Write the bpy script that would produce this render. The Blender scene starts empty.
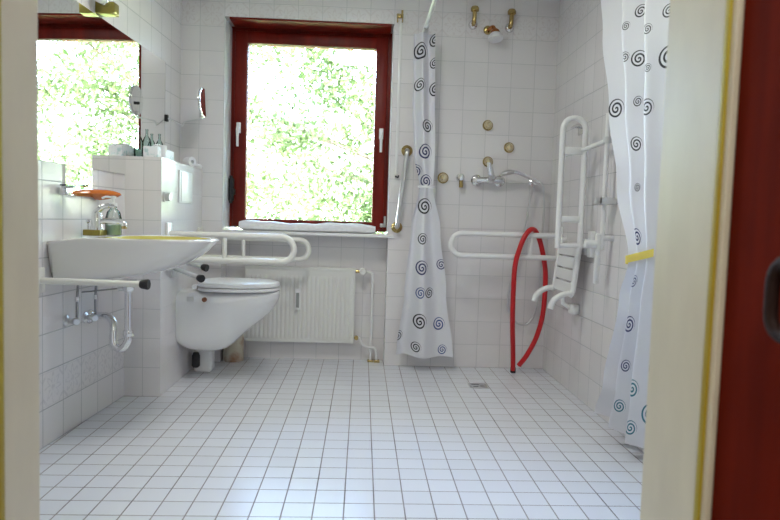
import bpy, bmesh, math, random
from mathutils import Vector, Matrix
PI = math.pi
random.seed(7)
SC = bpy.context.scene
COL = SC.collection

# ------------------------------------------------------------------ room measures (metres)
XL, XR = -1.212, 1.222          # left and right wall faces
YB, YN = 4.053, 4.199          # back wall face, face of the niche under the window
YW = 4.26                      # front face of the window frame
YD0, YD1 = 0.80, 0.96          # door wall: hall side, bathroom side
ZC = 2.5
CX, CY, CZ = -1.028, 3.245, 1.237   # tiled box the toilet hangs on: right face, front face, top
T = 0.1525

# ------------------------------------------------------------------ materials
def mat(name, col, rough=.5, metal=0., spec=.5, **kw):
    m = bpy.data.materials.new(name); m.use_nodes = True
    b = m.node_tree.nodes['Principled BSDF']
    b.inputs['Base Color'].default_value = (*col, 1)
    b.inputs['Roughness'].default_value = rough
    b.inputs['Metallic'].default_value = metal
    b.inputs['Specular IOR Level'].default_value = spec
    for k, v in kw.items():
        b.inputs[k.replace('_', ' ')].default_value = v
    return m

def noisy(name, c1, c2, scale=(8, 8, 8), rough=.5, bump=0., detail=4, metal=0., spec=.5, lo=.35, hi=.65):
    m = mat(name, c1, rough, metal, spec); nt = m.node_tree; n = nt.nodes; l = nt.links
    b = n['Principled BSDF']
    tc = n.new('ShaderNodeTexCoord'); mp = n.new('ShaderNodeMapping'); mp.inputs['Scale'].default_value = scale
    nz = n.new('ShaderNodeTexNoise'); nz.inputs['Scale'].default_value = 1; nz.inputs['Detail'].default_value = detail
    rp = n.new('ShaderNodeValToRGB')
    rp.color_ramp.elements[0].position = lo; rp.color_ramp.elements[0].color = (*c1, 1)
    rp.color_ramp.elements[1].position = hi; rp.color_ramp.elements[1].color = (*c2, 1)
    l.new(tc.outputs['Object'], mp.inputs['Vector']); l.new(mp.outputs['Vector'], nz.inputs['Vector'])
    l.new(nz.outputs['Fac'], rp.inputs['Fac']); l.new(rp.outputs['Color'], b.inputs['Base Color'])
    if bump:
        bp = n.new('ShaderNodeBump'); bp.inputs['Strength'].default_value = bump; bp.inputs['Distance'].default_value = .004
        l.new(nz.outputs['Fac'], bp.inputs['Height']); l.new(bp.outputs['Normal'], b.inputs['Normal'])
    return m

class NG:
    """small helper to write node maths"""
    def __init__(s, nt): s.nt = nt
    def m(s, op, a, b=None, c=None, clamp=False):
        n = s.nt.nodes.new('ShaderNodeMath'); n.operation = op; n.use_clamp = clamp
        for i, v in enumerate((a, b, c)):
            if v is None: continue
            if isinstance(v, (int, float)): n.inputs[i].default_value = v
            else: s.nt.links.new(v, n.inputs[i])
        return n.outputs[0]
    def mix(s, f, a, b):
        n = s.nt.nodes.new('ShaderNodeMix'); n.data_type = 'RGBA'
        for i, v in ((0, f), (6, a), (7, b)):
            if isinstance(v, (int, float)): n.inputs[i].default_value = v
            elif isinstance(v, tuple): n.inputs[i].default_value = (*v, 1)
            else: s.nt.links.new(v, n.inputs[i])
        return n.outputs[2]
    def smooth(s, v, lo, hi):
        n = s.nt.nodes.new('ShaderNodeMapRange'); n.interpolation_type = 'SMOOTHSTEP'
        s.nt.links.new(v, n.inputs[0]); n.inputs[1].default_value = lo; n.inputs[2].default_value = hi
        return n.outputs[0]

def tiles(name, pitch, offx, offy, offz, gw, col, grout, rough, bands=(), var=.02, wav=.25, grime=0.):
    m = mat(name, col, rough); nt = m.node_tree; n = nt.nodes; l = nt.links; g = NG(nt)
    b = n['Principled BSDF']
    geo = n.new('ShaderNodeNewGeometry')
    sp = n.new('ShaderNodeSeparateXYZ'); l.new(geo.outputs['Position'], sp.inputs[0])
    sn = n.new('ShaderNodeSeparateXYZ'); l.new(geo.outputs['True Normal'], sn.inputs[0])
    px = g.m('DIVIDE', g.m('SUBTRACT', sp.outputs[0], offx), pitch)
    py = g.m('DIVIDE', g.m('SUBTRACT', sp.outputs[1], offy), pitch)
    pz = g.m('DIVIDE', g.m('SUBTRACT', sp.outputs[2], offz), pitch)
    fx = g.m('GREATER_THAN', g.m('ABSOLUTE', sn.outputs[0]), .5)
    fz = g.m('GREATER_THAN', g.m('ABSOLUTE', sn.outputs[2]), .5)
    def sel(f, a, b_): return g.m('ADD', g.m('MULTIPLY', b_, f), g.m('MULTIPLY', a, g.m('SUBTRACT', 1., f)))
    u = sel(fx, px, py); v = sel(fz, pz, py)
    fu = g.m('FRACT', u); fv = g.m('FRACT', v)
    eu = g.m('MINIMUM', fu, g.m('SUBTRACT', 1., fu)); ev = g.m('MINIMUM', fv, g.m('SUBTRACT', 1., fv))
    e = g.m('MULTIPLY', g.m('MINIMUM', eu, ev), pitch)
    body = g.smooth(e, gw * .35, gw * .75)
    cmb = n.new('ShaderNodeCombineXYZ')
    l.new(g.m('FLOOR', u), cmb.inputs[0]); l.new(g.m('FLOOR', v), cmb.inputs[1])
    wn = n.new('ShaderNodeTexWhiteNoise'); l.new(cmb.outputs[0], wn.inputs['Vector'])
    c2 = tuple(max(0, c - var * 2) for c in col)
    tcol = g.mix(wn.outputs['Value'], col, c2)
    nz = n.new('ShaderNodeTexNoise'); l.new(geo.outputs['Position'], nz.inputs['Vector'])
    nz.inputs['Scale'].default_value = 9; nz.inputs['Detail'].default_value = 1
    for z0, z1, dc in bands:
        inb = g.m('MULTIPLY', g.m('GREATER_THAN', sp.outputs[2], z0), g.m('LESS_THAN', sp.outputs[2], z1))
        ax = g.m('ABSOLUTE', g.m('SUBTRACT', fu, .5)); ay = g.m('ABSOLUTE', g.m('SUBTRACT', fv, .5))
        r = g.m('SQRT', g.m('ADD', g.m('MULTIPLY', ax, ax), g.m('MULTIPLY', ay, ay)))
        th = g.m('ARCTAN2', ay, ax)
        pet = g.m('ADD', .27, g.m('MULTIPLY', .1, g.m('COSINE', g.m('MULTIPLY', th, 8.))))
        ring = g.m('SUBTRACT', 1., g.smooth(g.m('ABSOLUTE', g.m('SUBTRACT', r, pet)), .03, .07))
        core = g.m('SUBTRACT', 1., g.smooth(r, .06, .11))
        dia = g.m('ADD', ax, ay)
        crn = g.m('SUBTRACT', 1., g.smooth(g.m('ABSOLUTE', g.m('SUBTRACT', dia, .72)), .03, .07))
        n2 = n.new('ShaderNodeTexNoise'); l.new(geo.outputs['Position'], n2.inputs['Vector']); n2.inputs['Scale'].default_value = 55
        pat = g.m('MULTIPLY', g.m('MAXIMUM', g.m('MAXIMUM', ring, core), crn), g.smooth(n2.outputs['Fac'], .3, .6))
        line = g.m('GREATER_THAN', ev, .42) if False else g.m('SUBTRACT', 1., g.smooth(g.m('ABSOLUTE', g.m('SUBTRACT', ev, .06)), .005, .02))
        pat = g.m('MAXIMUM', pat, g.m('MULTIPLY', line, .6))
        tcol = g.mix(g.m('MULTIPLY', g.m('MULTIPLY', inb, pat), .5), tcol, dc)
    gcol = grout
    if grime:
        n3 = n.new('ShaderNodeTexNoise'); l.new(geo.outputs['Position'], n3.inputs['Vector']); n3.inputs['Scale'].default_value = 3
        gcol = g.mix(g.smooth(n3.outputs['Fac'], .45, .7), grout, tuple(c * grime for c in grout))
    fin = g.mix(body, gcol, tcol)
    l.new(fin, b.inputs['Base Color'])
    l.new(sel(body, g.m('ADD', .75, 0.), g.m('ADD', rough, 0.)), b.inputs['Roughness'])
    h = g.m('ADD', body, g.m('MULTIPLY', nz.outputs['Fac'], wav * 4))
    bp = n.new('ShaderNodeBump'); bp.inputs['Strength'].default_value = .5; bp.inputs['Distance'].default_value = .0012
    l.new(h, bp.inputs['Height']); l.new(bp.outputs['Normal'], b.inputs['Normal'])
    return m

M = {}
DECO = (.64, .58, .57)
wallc = (.78, .755, .755); grw = (.56, .55, .55)
M['tile_back'] = tiles('wall tiles back', T, .472, 3.245, 0., .0034, wallc, grw, .22, bands=((2.135, 2.2875, DECO),))
M['tile_side'] = tiles('wall tiles sides', T, .472, 2.505, 0., .0040, wallc, (.42, .415, .42), .18, bands=((2.135, 2.2875, DECO), (.1525, .305, (.56, .54, .56))))
M['tile_right'] = tiles('wall tiles right', T, .472, 3.215, 0., .0040, wallc, (.42, .415, .42), .22, bands=((2.135, 2.2875, DECO),))
M['tile_box'] = tiles('toilet box tiles', T, -1.1175, 3.208, .0, .0034, wallc, grw, .16)
M['tile_floor'] = tiles('floor tiles', .1, -.335, 1.9445, 0., .0042, (.77, .79, .84), (.27, .245, .245), .24, var=.018, wav=.12, grime=.6)
M['plaster'] = noisy('white plaster', (.80, .79, .77), (.76, .75, .73), (20, 20, 20), .8)
M['hall'] = mat('hall wall paint', (.74, .70, .62), .8)
M['hallfloor'] = noisy('hall floor', (.35, .30, .24), (.30, .25, .2), (6, 6, 6), .5)
M['jamb'] = noisy('scuffed cream door lining', (.73, .67, .53), (.65, .595, .47), (14, 14, 5), .45, .15, lo=.3, hi=.75)
M['seal'] = noisy('yellowed rubber seal', (.46, .38, .02), (.42, .30, .015), (8, 8, 4), .5)
M['redwood'] = noisy('red brown stained wood', (.20, .011, .004), (.10, .006, .003), (14, 14, 1.6), .4, .1, 5, spec=.25)
M['doorwood'] = noisy('red brown door veneer', (.155, .012, .003), (.105, .008, .002), (30, 30, 3), .8, .05, 5, spec=.04)
M['white'] = mat('white enamel', (.80, .80, .79), .28)
M['ivory'] = mat('ivory enamel', (.77, .76, .70), .3)
M['ceramic'] = mat('white ceramic', (.82, .82, .82), .1, Coat_Weight=.4)
M['basin'] = mat('off white ceramic', (.80, .78, .74), .1, Coat_Weight=.4)
M['basinin'] = noisy('yellow glare ceramic', (.62, .57, .16), (.56, .50, .12), (9, 9, 9), .18)  # yellow glare inside the basin, put into the base colour
M['plastic'] = mat('white plastic', (.82, .82, .82), .35)
M['greyplastic'] = mat('pale grey plastic', (.62, .62, .62), .4)
M['darkhandle'] = mat('dark brown handle', (.02, .008, .006), .6, spec=.2)
M['black'] = mat('black rubber', (.012, .012, .013), .5)
M['chrome'] = mat('chrome', (.78, .78, .79), .1, 1.)
M['darksteel'] = mat('dull steel', (.30, .30, .31), .25, 1.)
M['satin'] = mat('brushed steel', (.66, .66, .66), .28, 1.)
M['brass'] = mat('worn brass', (.50, .38, .16), .2, 1.)
M['champagne'] = mat('worn gold chrome', (.68, .58, .38), .12, 1.)
M['copper'] = mat('coppery brass', (.55, .22, .08), .25, 1.)
M['olive'] = mat('tarnished brass', (.30, .25, .06), .35, .7)
M['mirror'] = mat('mirror glass', (.93, .94, .93), .0, 1.)
M['reddish'] = mat('red rubber hose', (.52, .008, .012), .32)
M['towel'] = noisy('white cloth', (.85, .85, .86), (.78, .78, .80), (40, 60, 60), .9, .4)
M['amber'] = mat('amber plastic', (.62, .16, .02), .15, Coat_Weight=.5)
M['rad'] = mat('radiator enamel', (.73, .725, .69), .35)
M['beige'] = noisy('rust stained beige card', (.66, .60, .47), (.46, .24, .13), (9, 9, 9), .7, lo=.5, hi=.68)
M['brown'] = mat('brown card', (.20, .075, .035), .7)
M['yellow'] = mat('yellow ribbon', (.78, .60, .06), .6)
M['soap'] = mat('pale green soap', (.62, .80, .66), .1)
M['tissue'] = noisy('white box with pale teal print', (.84, .85, .86), (.55, .68, .68), (45, 45, 45), .6, lo=.5, hi=.6)
M['heat'] = mat('grey meter glass', (.28, .29, .28), .2)
M['bulb'] = mat('frosted lamp glass', (.9, .9, .88), .15)
M['earth'] = noisy('lawn', (.20, .30, .07), (.34, .36, .14), (2, 2, 2), .9)
M['bark'] = noisy('bark', (.16, .12, .08), (.08, .06, .04), (6, 6, 2), .9, .5)

def glass(name, tint=(1, 1, 1), fac=.06):
    m = bpy.data.materials.new(name); m.use_nodes = True; nt = m.node_tree; nt.nodes.clear()
    o = nt.nodes.new('ShaderNodeOutputMaterial'); mx = nt.nodes.new('ShaderNodeMixShader')
    t = nt.nodes.new('ShaderNodeBsdfTransparent'); t.inputs[0].default_value = (*tint, 1)
    gl = nt.nodes.new('ShaderNodeBsdfGlossy'); gl.inputs['Roughness'].default_value = .02
    fr = nt.nodes.new('ShaderNodeFresnel'); fr.inputs[0].default_value = 1.45
    nt.links.new(fr.outputs[0], mx.inputs[0]); nt.links.new(t.outputs[0], mx.inputs[1])
    nt.links.new(gl.outputs[0], mx.inputs[2]); nt.links.new(mx.outputs[0], o.inputs[0])
    return m
M['pane'] = glass('window glass')
M['clear'] = glass('clear plastic', (.93, .96, .95))
M['teal'] = glass('pale green glass', (.78, .90, .87))

def leafmat(name, c1, c2):
    m = bpy.data.materials.new(name); m.use_nodes = True; nt = m.node_tree; n = nt.nodes; l = nt.links; n.clear()
    o = n.new('ShaderNodeOutputMaterial'); mx = n.new('ShaderNodeMixShader'); mx.inputs[0].default_value = .4
    d = n.new('ShaderNodeBsdfDiffuse'); t = n.new('ShaderNodeBsdfTranslucent')
    geo = n.new('ShaderNodeNewGeometry'); rp = n.new('ShaderNodeValToRGB')
    rp.color_ramp.elements[0].color = (*c1, 1); rp.color_ramp.elements[1].color = (*c2, 1)
    l.new(geo.outputs['Random Per Island'], rp.inputs[0])
    l.new(rp.outputs[0], d.inputs[0]); l.new(rp.outputs[0], t.inputs[0])
    l.new(d.outputs[0], mx.inputs[1]); l.new(t.outputs[0], mx.inputs[2]); l.new(mx.outputs[0], o.inputs[0])
    return m
M['leaf'] = leafmat('pale green leaves', (.03, .05, .014), (.17, .21, .09))
M['hedge'] = leafmat('grey green leaves', (.35, .40, .22), (.75, .77, .58))

def spiralgroup():
    gt = bpy.data.node_groups.new('spiral', 'ShaderNodeTree')
    for nm in ('u', 'v', 'cu', 'cv', 'R'):
        gt.interface.new_socket(nm, in_out='INPUT', socket_type='NodeSocketFloat')
    gt.interface.new_socket('mask', in_out='OUTPUT', socket_type='NodeSocketFloat')
    i = gt.nodes.new('NodeGroupInput'); o = gt.nodes.new('NodeGroupOutput'); g = NG(gt)
    dx = g.m('SUBTRACT', i.outputs['u'], i.outputs['cu']); dy = g.m('SUBTRACT', i.outputs['v'], i.outputs['cv'])
    r = g.m('DIVIDE', g.m('SQRT', g.m('ADD', g.m('MULTIPLY', dx, dx), g.m('MULTIPLY', dy, dy))), i.outputs['R'])
    th = g.m('DIVIDE', g.m('ARCTAN2', dy, dx), 2 * PI)
    ph = g.m('FRACT', g.m('ADD', g.m('MULTIPLY', r, 2.35), g.m('ADD', th, 2.)))
    band = g.m('SUBTRACT', 1., g.smooth(g.m('ABSOLUTE', g.m('SUBTRACT', ph, .5)), .19, .27))
    inside = g.m('LESS_THAN', g.m('ADD', r, g.m('MULTIPLY', th, .1)), 1.)
    gt.links.new(g.m('MULTIPLY', band, inside), o.inputs[0])
    return gt
SPG = spiralgroup()
INK = dict(k=(.012, .012, .02), n=(.015, .02, .12), t=(.02, .16, .22), b=(.03, .07, .25))
def curtainmat(name, spirals):
    m = mat(name, (.76, .76, .80), .6); nt = m.node_tree; n = nt.nodes; l = nt.links; g = NG(nt)
    b = n['Principled BSDF']; uv = n.new('ShaderNodeUVMap'); sp = n.new('ShaderNodeSeparateXYZ')
    l.new(uv.outputs[0], sp.inputs[0])
    col = (.76, .76, .80)
    for cu, cv, R, ink in spirals:
        q = n.new('ShaderNodeGroup'); q.node_tree = SPG
        l.new(sp.outputs[0], q.inputs['u']); l.new(sp.outputs[1], q.inputs['v'])
        q.inputs['cu'].default_value = cu; q.inputs['cv'].default_value = cv; q.inputs['R'].default_value = R
        col = g.mix(q.outputs[0], col, INK[ink])
    if not isinstance(col, tuple): l.new(col, b.inputs['Base Color'])
    tr = n.new('ShaderNodeBsdfTranslucent')
    if not isinstance(col, tuple): l.new(col, tr.inputs[0])
    mx = n.new('ShaderNodeMixShader'); mx.inputs[0].default_value = .12
    l.new(b.outputs[0], mx.inputs[1]); l.new(tr.outputs[0], mx.inputs[2])
    l.new(mx.outputs[0], n['Material Output'].inputs[0])
    return m

# ------------------------------------------------------------------ mesh helpers (all in world coordinates)
def box(bm, x0, x1, y0, y1, z0, z1, bev=0., seg=2):
    t = bmesh.new()
    r = bmesh.ops.create_cube(t, size=1)
    for v in t.verts:
        v.co = Vector(((x0 + x1) / 2 + v.co.x * (x1 - x0), (y0 + y1) / 2 + v.co.y * (y1 - y0), (z0 + z1) / 2 + v.co.z * (z1 - z0)))
    if bev: bmesh.ops.bevel(t, geom=t.edges[:], offset=bev, segments=seg, profile=.5, affect='EDGES')
    merge(bm, t); return bm
def merge(bm, t):
    me = bpy.data.meshes.new('tmp'); t.to_mesh(me); t.free(); bm.from_mesh(me); bpy.data.meshes.remove(me)
def B(*a, **k): return box(bmesh.new(), *a, **k)

def sweep(bm, pts, r, n=14, cap=True):
    pts = [Vector(p) for p in pts]
    rs = r if isinstance(r, (list, tuple)) else [r] * len(pts)
    tang = []
    for i in range(len(pts)):
        a = pts[max(i - 1, 0)]; b = pts[min(i + 1, len(pts) - 1)]; tang.append((b - a).normalized())
    t0 = tang[0]; up = Vector((0, 0, 1)) if abs(t0.z) < .9 else Vector((1, 0, 0))
    nrm = (up - t0 * up.dot(t0)).normalized()
    rings = []
    for i, p in enumerate(pts):
        t = tang[i]; nrm = (nrm - t * nrm.dot(t)).normalized(); bn = t.cross(nrm)
        rings.append([bm.verts.new(p + (nrm * math.cos(2 * PI * k / n) + bn * math.sin(2 * PI * k / n)) * rs[i]) for k in range(n)])
    for a, b in zip(rings, rings[1:]):
        for k in range(n): bm.faces.new((a[k], a[(k + 1) % n], b[(k + 1) % n], b[k]))
    if cap: bm.faces.new(rings[0][::-1]); bm.faces.new(rings[-1])
    return bm
def tube(pts, r, n=14): return sweep(bmesh.new(), pts, r, n)

def fillet(pts, rad, seg=8):
    pts = [Vector(p) for p in pts]; out = [pts[0]]
    for i in range(1, len(pts) - 1):
        p = pts[i]; a = pts[i - 1] - p; b = pts[i + 1] - p
        d = min(rad, a.length * .499, b.length * .499)
        s = p + a.normalized() * d; e = p + b.normalized() * d
        for k in range(seg + 1):
            t = k / seg
            # quadratic blend pulled towards a circular arc
            out.append(s * (1 - t) ** 2 + p * 2 * t * (1 - t) + e * t ** 2)
    out.append(pts[-1]); return out
def spline(pts, seg=10):
    pts = [Vector(p) for p in pts]; P = [pts[0] * 2 - pts[1]] + pts + [pts[-1] * 2 - pts[-2]]; out = []
    for i in range(1, len(P) - 2):
        p0, p1, p2, p3 = P[i - 1:i + 3]
        for k in range(seg):
            t = k / seg
            out.append(.5 * ((2 * p1) + (-p0 + p2) * t + (2 * p0 - 5 * p1 + 4 * p2 - p3) * t * t + (-p0 + 3 * p1 - 3 * p2 + p3) * t ** 3))
    out.append(pts[-1]); return out
def arc(c, r, a0, a1, ax, ay, seg=14):
    c = Vector(c); ax = Vector(ax); ay = Vector(ay)
    return [c + ax * r * math.cos(a0 + (a1 - a0) * k / seg) + ay * r * math.sin(a0 + (a1 - a0) * k / seg) for k in range(seg + 1)]

def lathe(prof, loc, axis=(0, 0, 1), n=24, bm=None):
    """prof: (radius, height) pairs along axis"""
    bm = bm or bmesh.new(); ax = Vector(axis).normalized(); q = Vector((0, 0, 1)).rotation_difference(ax)
    loc = Vector(loc); rings = []
    for r, h in prof:
        if r < 1e-6: rings.append([bm.verts.new(loc + ax * h)])
        else: rings.append([bm.verts.new(loc + q @ Vector((r * math.cos(2 * PI * k / n), r * math.sin(2 * PI * k / n), h))) for k in range(n)])
    for a, b in zip(rings, rings[1:]):
        for k in range(n):
            k2 = (k + 1) % n
            if len(a) == 1 and len(b) == 1: continue
            if len(a) == 1: bm.faces.new((a[0], b[k2], b[k]))
            elif len(b) == 1: bm.faces.new((a[k], a[k2], b[0]))
            else: bm.faces.new((a[k], a[k2], b[k2], b[k]))
    if len(rings[0]) > 1: bm.faces.new(rings[0][::-1])
    if len(rings[-1]) > 1: bm.faces.new(rings[-1])
    return bm
def loft(rings, cap0=True, cap1=True, bm=None):
    bm = bm or bmesh.new(); R = [[bm.verts.new(p) for p in r] for r in rings]; n = len(R[0])
    for a, b in zip(R, R[1:]):
        for k in range(n): bm.faces.new((a[k], a[(k + 1) % n], b[(k + 1) % n], b[k]))
    if cap0: bm.faces.new(R[0][::-1])
    if cap1: bm.faces.new(R[-1])
    return bm

def wpos(o):
    p = Vector((0, 0, 0))
    while o: p += o.location; o = o.parent
    return p
def smoothmesh(me, ang=38):
    try:
        me.set_sharp_from_angle(angle=math.radians(ang))
    except Exception: pass
def obj(name, bm, m, parent=None, smooth=True, centre=False, loc=None, solid=True):
    if solid: bmesh.ops.recalc_face_normals(bm, faces=bm.faces[:])
    if parent is not None: base = wpos(parent)
    elif loc is not None: base = Vector(loc)
    elif centre:
        xs = [v.co for v in bm.verts]
        base = Vector(((min(c.x for c in xs) + max(c.x for c in xs)) / 2, (min(c.y for c in xs) + max(c.y for c in xs)) / 2, min(c.z for c in xs)))
    else: base = Vector((0, 0, 0))
    for v in bm.verts: v.co -= base
    me = bpy.data.meshes.new(name)
    if smooth:
        for f in bm.faces: f.smooth = True
    bm.to_mesh(me); bm.free()
    if smooth: smoothmesh(me)
    me.materials.append(m)
    o = bpy.data.objects.new(name, me); COL.objects.link(o)
    if parent is not None: o.parent = parent
    else: o.location = base
    return o
def tag(o, label, cat, group=None):
    o['label'] = label; o['category'] = cat
    if group: o['group'] = group
    return o
def thing(name, label, cat, loc, group=None):
    o = bpy.data.objects.new(name, None); o.empty_display_size = .05
    COL.objects.link(o); o.location = loc
    return tag(o, label, cat, group)
def struct(name, bm, m, parent=None, label=None, smooth=False):
    o = obj(name, bm, m, parent, smooth=smooth)
    if parent is None: o['kind'] = 'structure'
    if label: o['label'] = label
    return o

# ------------------------------------------------------------------ the setting
NX0, NX1 = -.90, .167      # niche / window opening
SILL, HEAD = .86, 2.20
struct('floor', B(XL - .35, XR + .15, YD1 - .19, YN + .02, -.12, 0), M['tile_floor'])
struct('ceiling', B(XL - .35, XR + .15, YD0, YW + .25, ZC, ZC + .12), M['plaster'])
struct('wall_left', B(XL - .15, XL, YD1 - .05, YW + .25, 0, ZC), M['tile_side'])
struct('wall_right', B(XR, XR + .15, YD1, YW + .25, 0, ZC), M['tile_right'])
bm = B(XL, NX0, YB, YW + .25, 0, ZC); box(bm, NX1, XR, YB, YW + .25, 0, ZC); box(bm, NX0, NX1, YB, YW + .25, HEAD, ZC)
box(bm, NX0, NX1, YN, YW + .25, 0, SILL - .02)
struct('wall_back', bm, M['tile_back'])
struct('wall_toilet', B(XL, CX, CY, YB, 0, CZ), M['tile_box'])
bm = B(XL - .35, -.505, YD0, YD1, 0, ZC); box(bm, .485, XR + .15, YD0, YD1, 0, ZC); box(bm, -.505, .485, YD0, YD1, 2.05, ZC)
struct('wall_front', bm, M['plaster'])
# door lining with its yellowed seal, door leaf opened into the hall
bm = B(-.505, -.490, YD0 - .012, YD1 + .012, 0, 2.05, bev=.003)
box(bm, .465, .485, YD0 - .012, YD1 + .012, 0, 2.05, bev=.003); box(bm, -.490, .465, YD0 - .012, YD1 + .012, 2.03, 2.05)
dl = struct('trim_1', bm, M['jamb'], label='scuffed cream lining of the doorway')
for x, y0 in ((.465, .797), (-.490, .858)):
    obj('rubber_seal', B(x - .004, x + .004, y0, y0 + .012, 0, 2.03, bev=.002), M['seal'], dl)
door = struct('door_1', B(.472, .512, -.14, .786, .008, 2.03, bev=.003), M['doorwood'], label='red-brown door leaf opened into the hall')
hb = tube(fillet([(.473, .50, .925), (.446, .52, .925), (.446, .655, .922), (.446, .655, .842), (.446, .52, .842), (.473, .50, .842)], .028), .0075)
hd = obj('pull_handle', hb, M['darkhandle'], door)
# hall behind the camera (only what bounces light)
struct('wall_hall_left', B(-1.6, -1.5, -2.2, YD0, 0, ZC), M['hall'])
struct('wall_hall_right', B(1.5, 1.6, -2.2, YD0, 0, ZC), M['hall'])
struct('wall_hall_back', B(-1.6, 1.6, -2.3, -2.2, 0, ZC), M['hall'])
struct('floor_hall', B(-1.6, 1.6, -2.3, YD0, -.12, 0), M['hallfloor'])
struct('ceiling_hall', B(-1.6, 1.6, -2.3, YD0, ZC, ZC + .12), M['plaster'])

# ------------------------------------------------------------------ window
win = B(NX0, NX0 + .035, YW, YW + .07, .875, HEAD); box(win, NX1 - .035, NX1, YW, YW + .07, .875, HEAD)
box(win, NX0 + .035, NX1 - .035, YW, YW + .07, HEAD - .035, HEAD); box(win, NX0 + .035, NX1 - .035, YW, YW + .07, .875, .895)
w = struct('window_1', win, M['redwood'], label='red-brown timber window')
gx0, gx1, gz0, gz1 = -.79, .060, .937, 2.092
sx0, sx1, sz0, sz1 = NX0 + .028, NX1 - .028, .887, HEAD - .03
sash = B(sx0, gx0, YW - .022, YW + .05, sz0, sz1, bev=.005); box(sash, gx1, sx1, YW - .022, YW + .05, sz0, sz1, bev=.005)
box(sash, gx0 - .01, gx1 + .01, YW - .02, YW + .05, gz1, sz1, bev=.005); box(sash, gx0 - .01, gx1 + .01, YW - .02, YW + .05, sz0, gz0, bev=.005)
obj('sash', sash, M['redwood'], w)
obj('glass_pane', B(gx0 - .004, gx1 + .004, YW + .018, YW + .022, gz0 - .004, gz1 + .004), M['pane'], w, smooth=False)
for x, zt, zl in ((-.84, 1.535, .16), (.108, 1.53, .155)):
    hm = B(x - .014, x + .014, YW - .036, YW - .02, zt - .035, zt + .035, bev=.004)
    sweep(hm, [(x, YW - .03, zt), (x, YW - .06, zt), (x, YW - .062, zt - .02), (x, YW - .06, zt - .06), (x, YW - .058, zt - .125)], [.009, .010, .011, .009, .008])
    obj('window_handle', hm, M['plastic'], w)
hg = B(-.915 + .02, -.862, YW - .06, YW - .022, 1.05, 1.20, bev=.006)
sweep(hg, [(-.878, YW - .06, 1.035), (-.878, YW - .06, 1.215)], .011); box(hg, -.872, -.852, YW - .066, YW - .03, 1.09, 1.13, bev=.004)
obj('opener', hg, M['black'], w)
hg = tube([(.150, YW - .03, .905), (.150, YW - .03, .98)], .008); box(hg, .118, .142, YW - .045, YW - .022, .905, .93, bev=.003)
obj('hinge', hg, M['satin'], w)
obj('head_board', B(-.872, .150, YB + .004, YW - .022, HEAD - .012, HEAD - .0005), M['redwood'], w, smooth=False)
struct('trim_3', box(B(NX0 + .0002, NX0 + .004, YB + .001, YW, SILL, HEAD - .013), NX1 - .004, NX1 - .0002, YB + .001, YW, SILL, HEAD - .013), M['white'], label='white plastered window reveals')
struct('trim_2', B(NX0, NX1 + .035, YB - .018, YW, SILL - .02, SILL, bev=.003), M['white'], label='narrow white window ledge')

# white cloth rolled up along the sill
bm = bmesh.new(); rings = []
for i in range(29):
    s = i / 28; x = -.80 + .885 * s
    y0, y1, z1 = 4.062, 4.225, .918 + .006 * math.sin(9 * s + 1) + .003 * math.sin(31 * s)
    k = 1 if 0 < i < 28 else .8
    ring = []
    for j in range(16):
        a = 2 * PI * j / 16; ca, sa = math.cos(a), math.sin(a)
        ring.append((x, (y0 + y1) / 2 + k * (y1 - y0) / 2 * math.copysign(abs(ca) ** .55, ca) + .004 * math.sin(14 * s + 2),
                     SILL + (z1 - SILL) * (.5 + .5 * math.copysign(abs(sa) ** .6, sa) * k) + (.004 * math.sin(6 * a + 3 * s) if 0 < a < PI else 0)))
    rings.append(ring)
tag(obj('cloth', loft(rings), M['towel'], centre=True), 'folded white cloth laid along the window ledge', 'cloth')

# ------------------------------------------------------------------ mirror and things on the left wall
def poly_slab(yz, x0, x1):
    bm = bmesh.new(); a = [bm.verts.new((x0, y, z)) for y, z in yz]; b = [bm.verts.new((x1, y, z)) for y, z in yz]
    bm.faces.new(a); bm.faces.new(b[::-1])
    for i in range(len(yz)):
        j = (i + 1) % len(yz); bm.faces.new((a[i], a[j], b[j], b[i]))
    return bm
myz = [(1.75, 1.143), (2.669, 1.143), (2.669, 1.015), (2.895, 1.015), (2.895, 1.143), (3.243, 1.143), (3.243, 1.242), (3.772, 1.242), (3.772, 1.836), (1.75, 1.836)]
tag(obj('wall_mirror', poly_slab(myz, XL + .0005, XL + .006), M['mirror'], smooth=False, loc=(XL, 2.8, 1.0)),
    'large frameless mirror on the left wall above the basin', 'mirror')

t = thing('mirror_lamp', 'small tarnished brass lamp with frosted bulb at the top edge of the mirror', 'lamp', (XL, 2.94, 1.90))
obj('base', B(XL + .0005, XL + .085, 2.93, 2.985, 1.842, 1.895, bev=.002), M['olive'], t)
obj('lamp_socket', lathe([(.018, 0), (.022, .01), (.022, .028)], (XL + .048, 2.932, 1.885), (0, -1, .3)), M['chrome'], t)
obj('bulb', lathe([(.012, -.006), (.024, .006), (.030, .022), (.026, .038), (.014, .048), (0, .051)], (XL + .048, 2.905, 1.893), (0, -1, .3)), M['bulb'], t)

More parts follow.
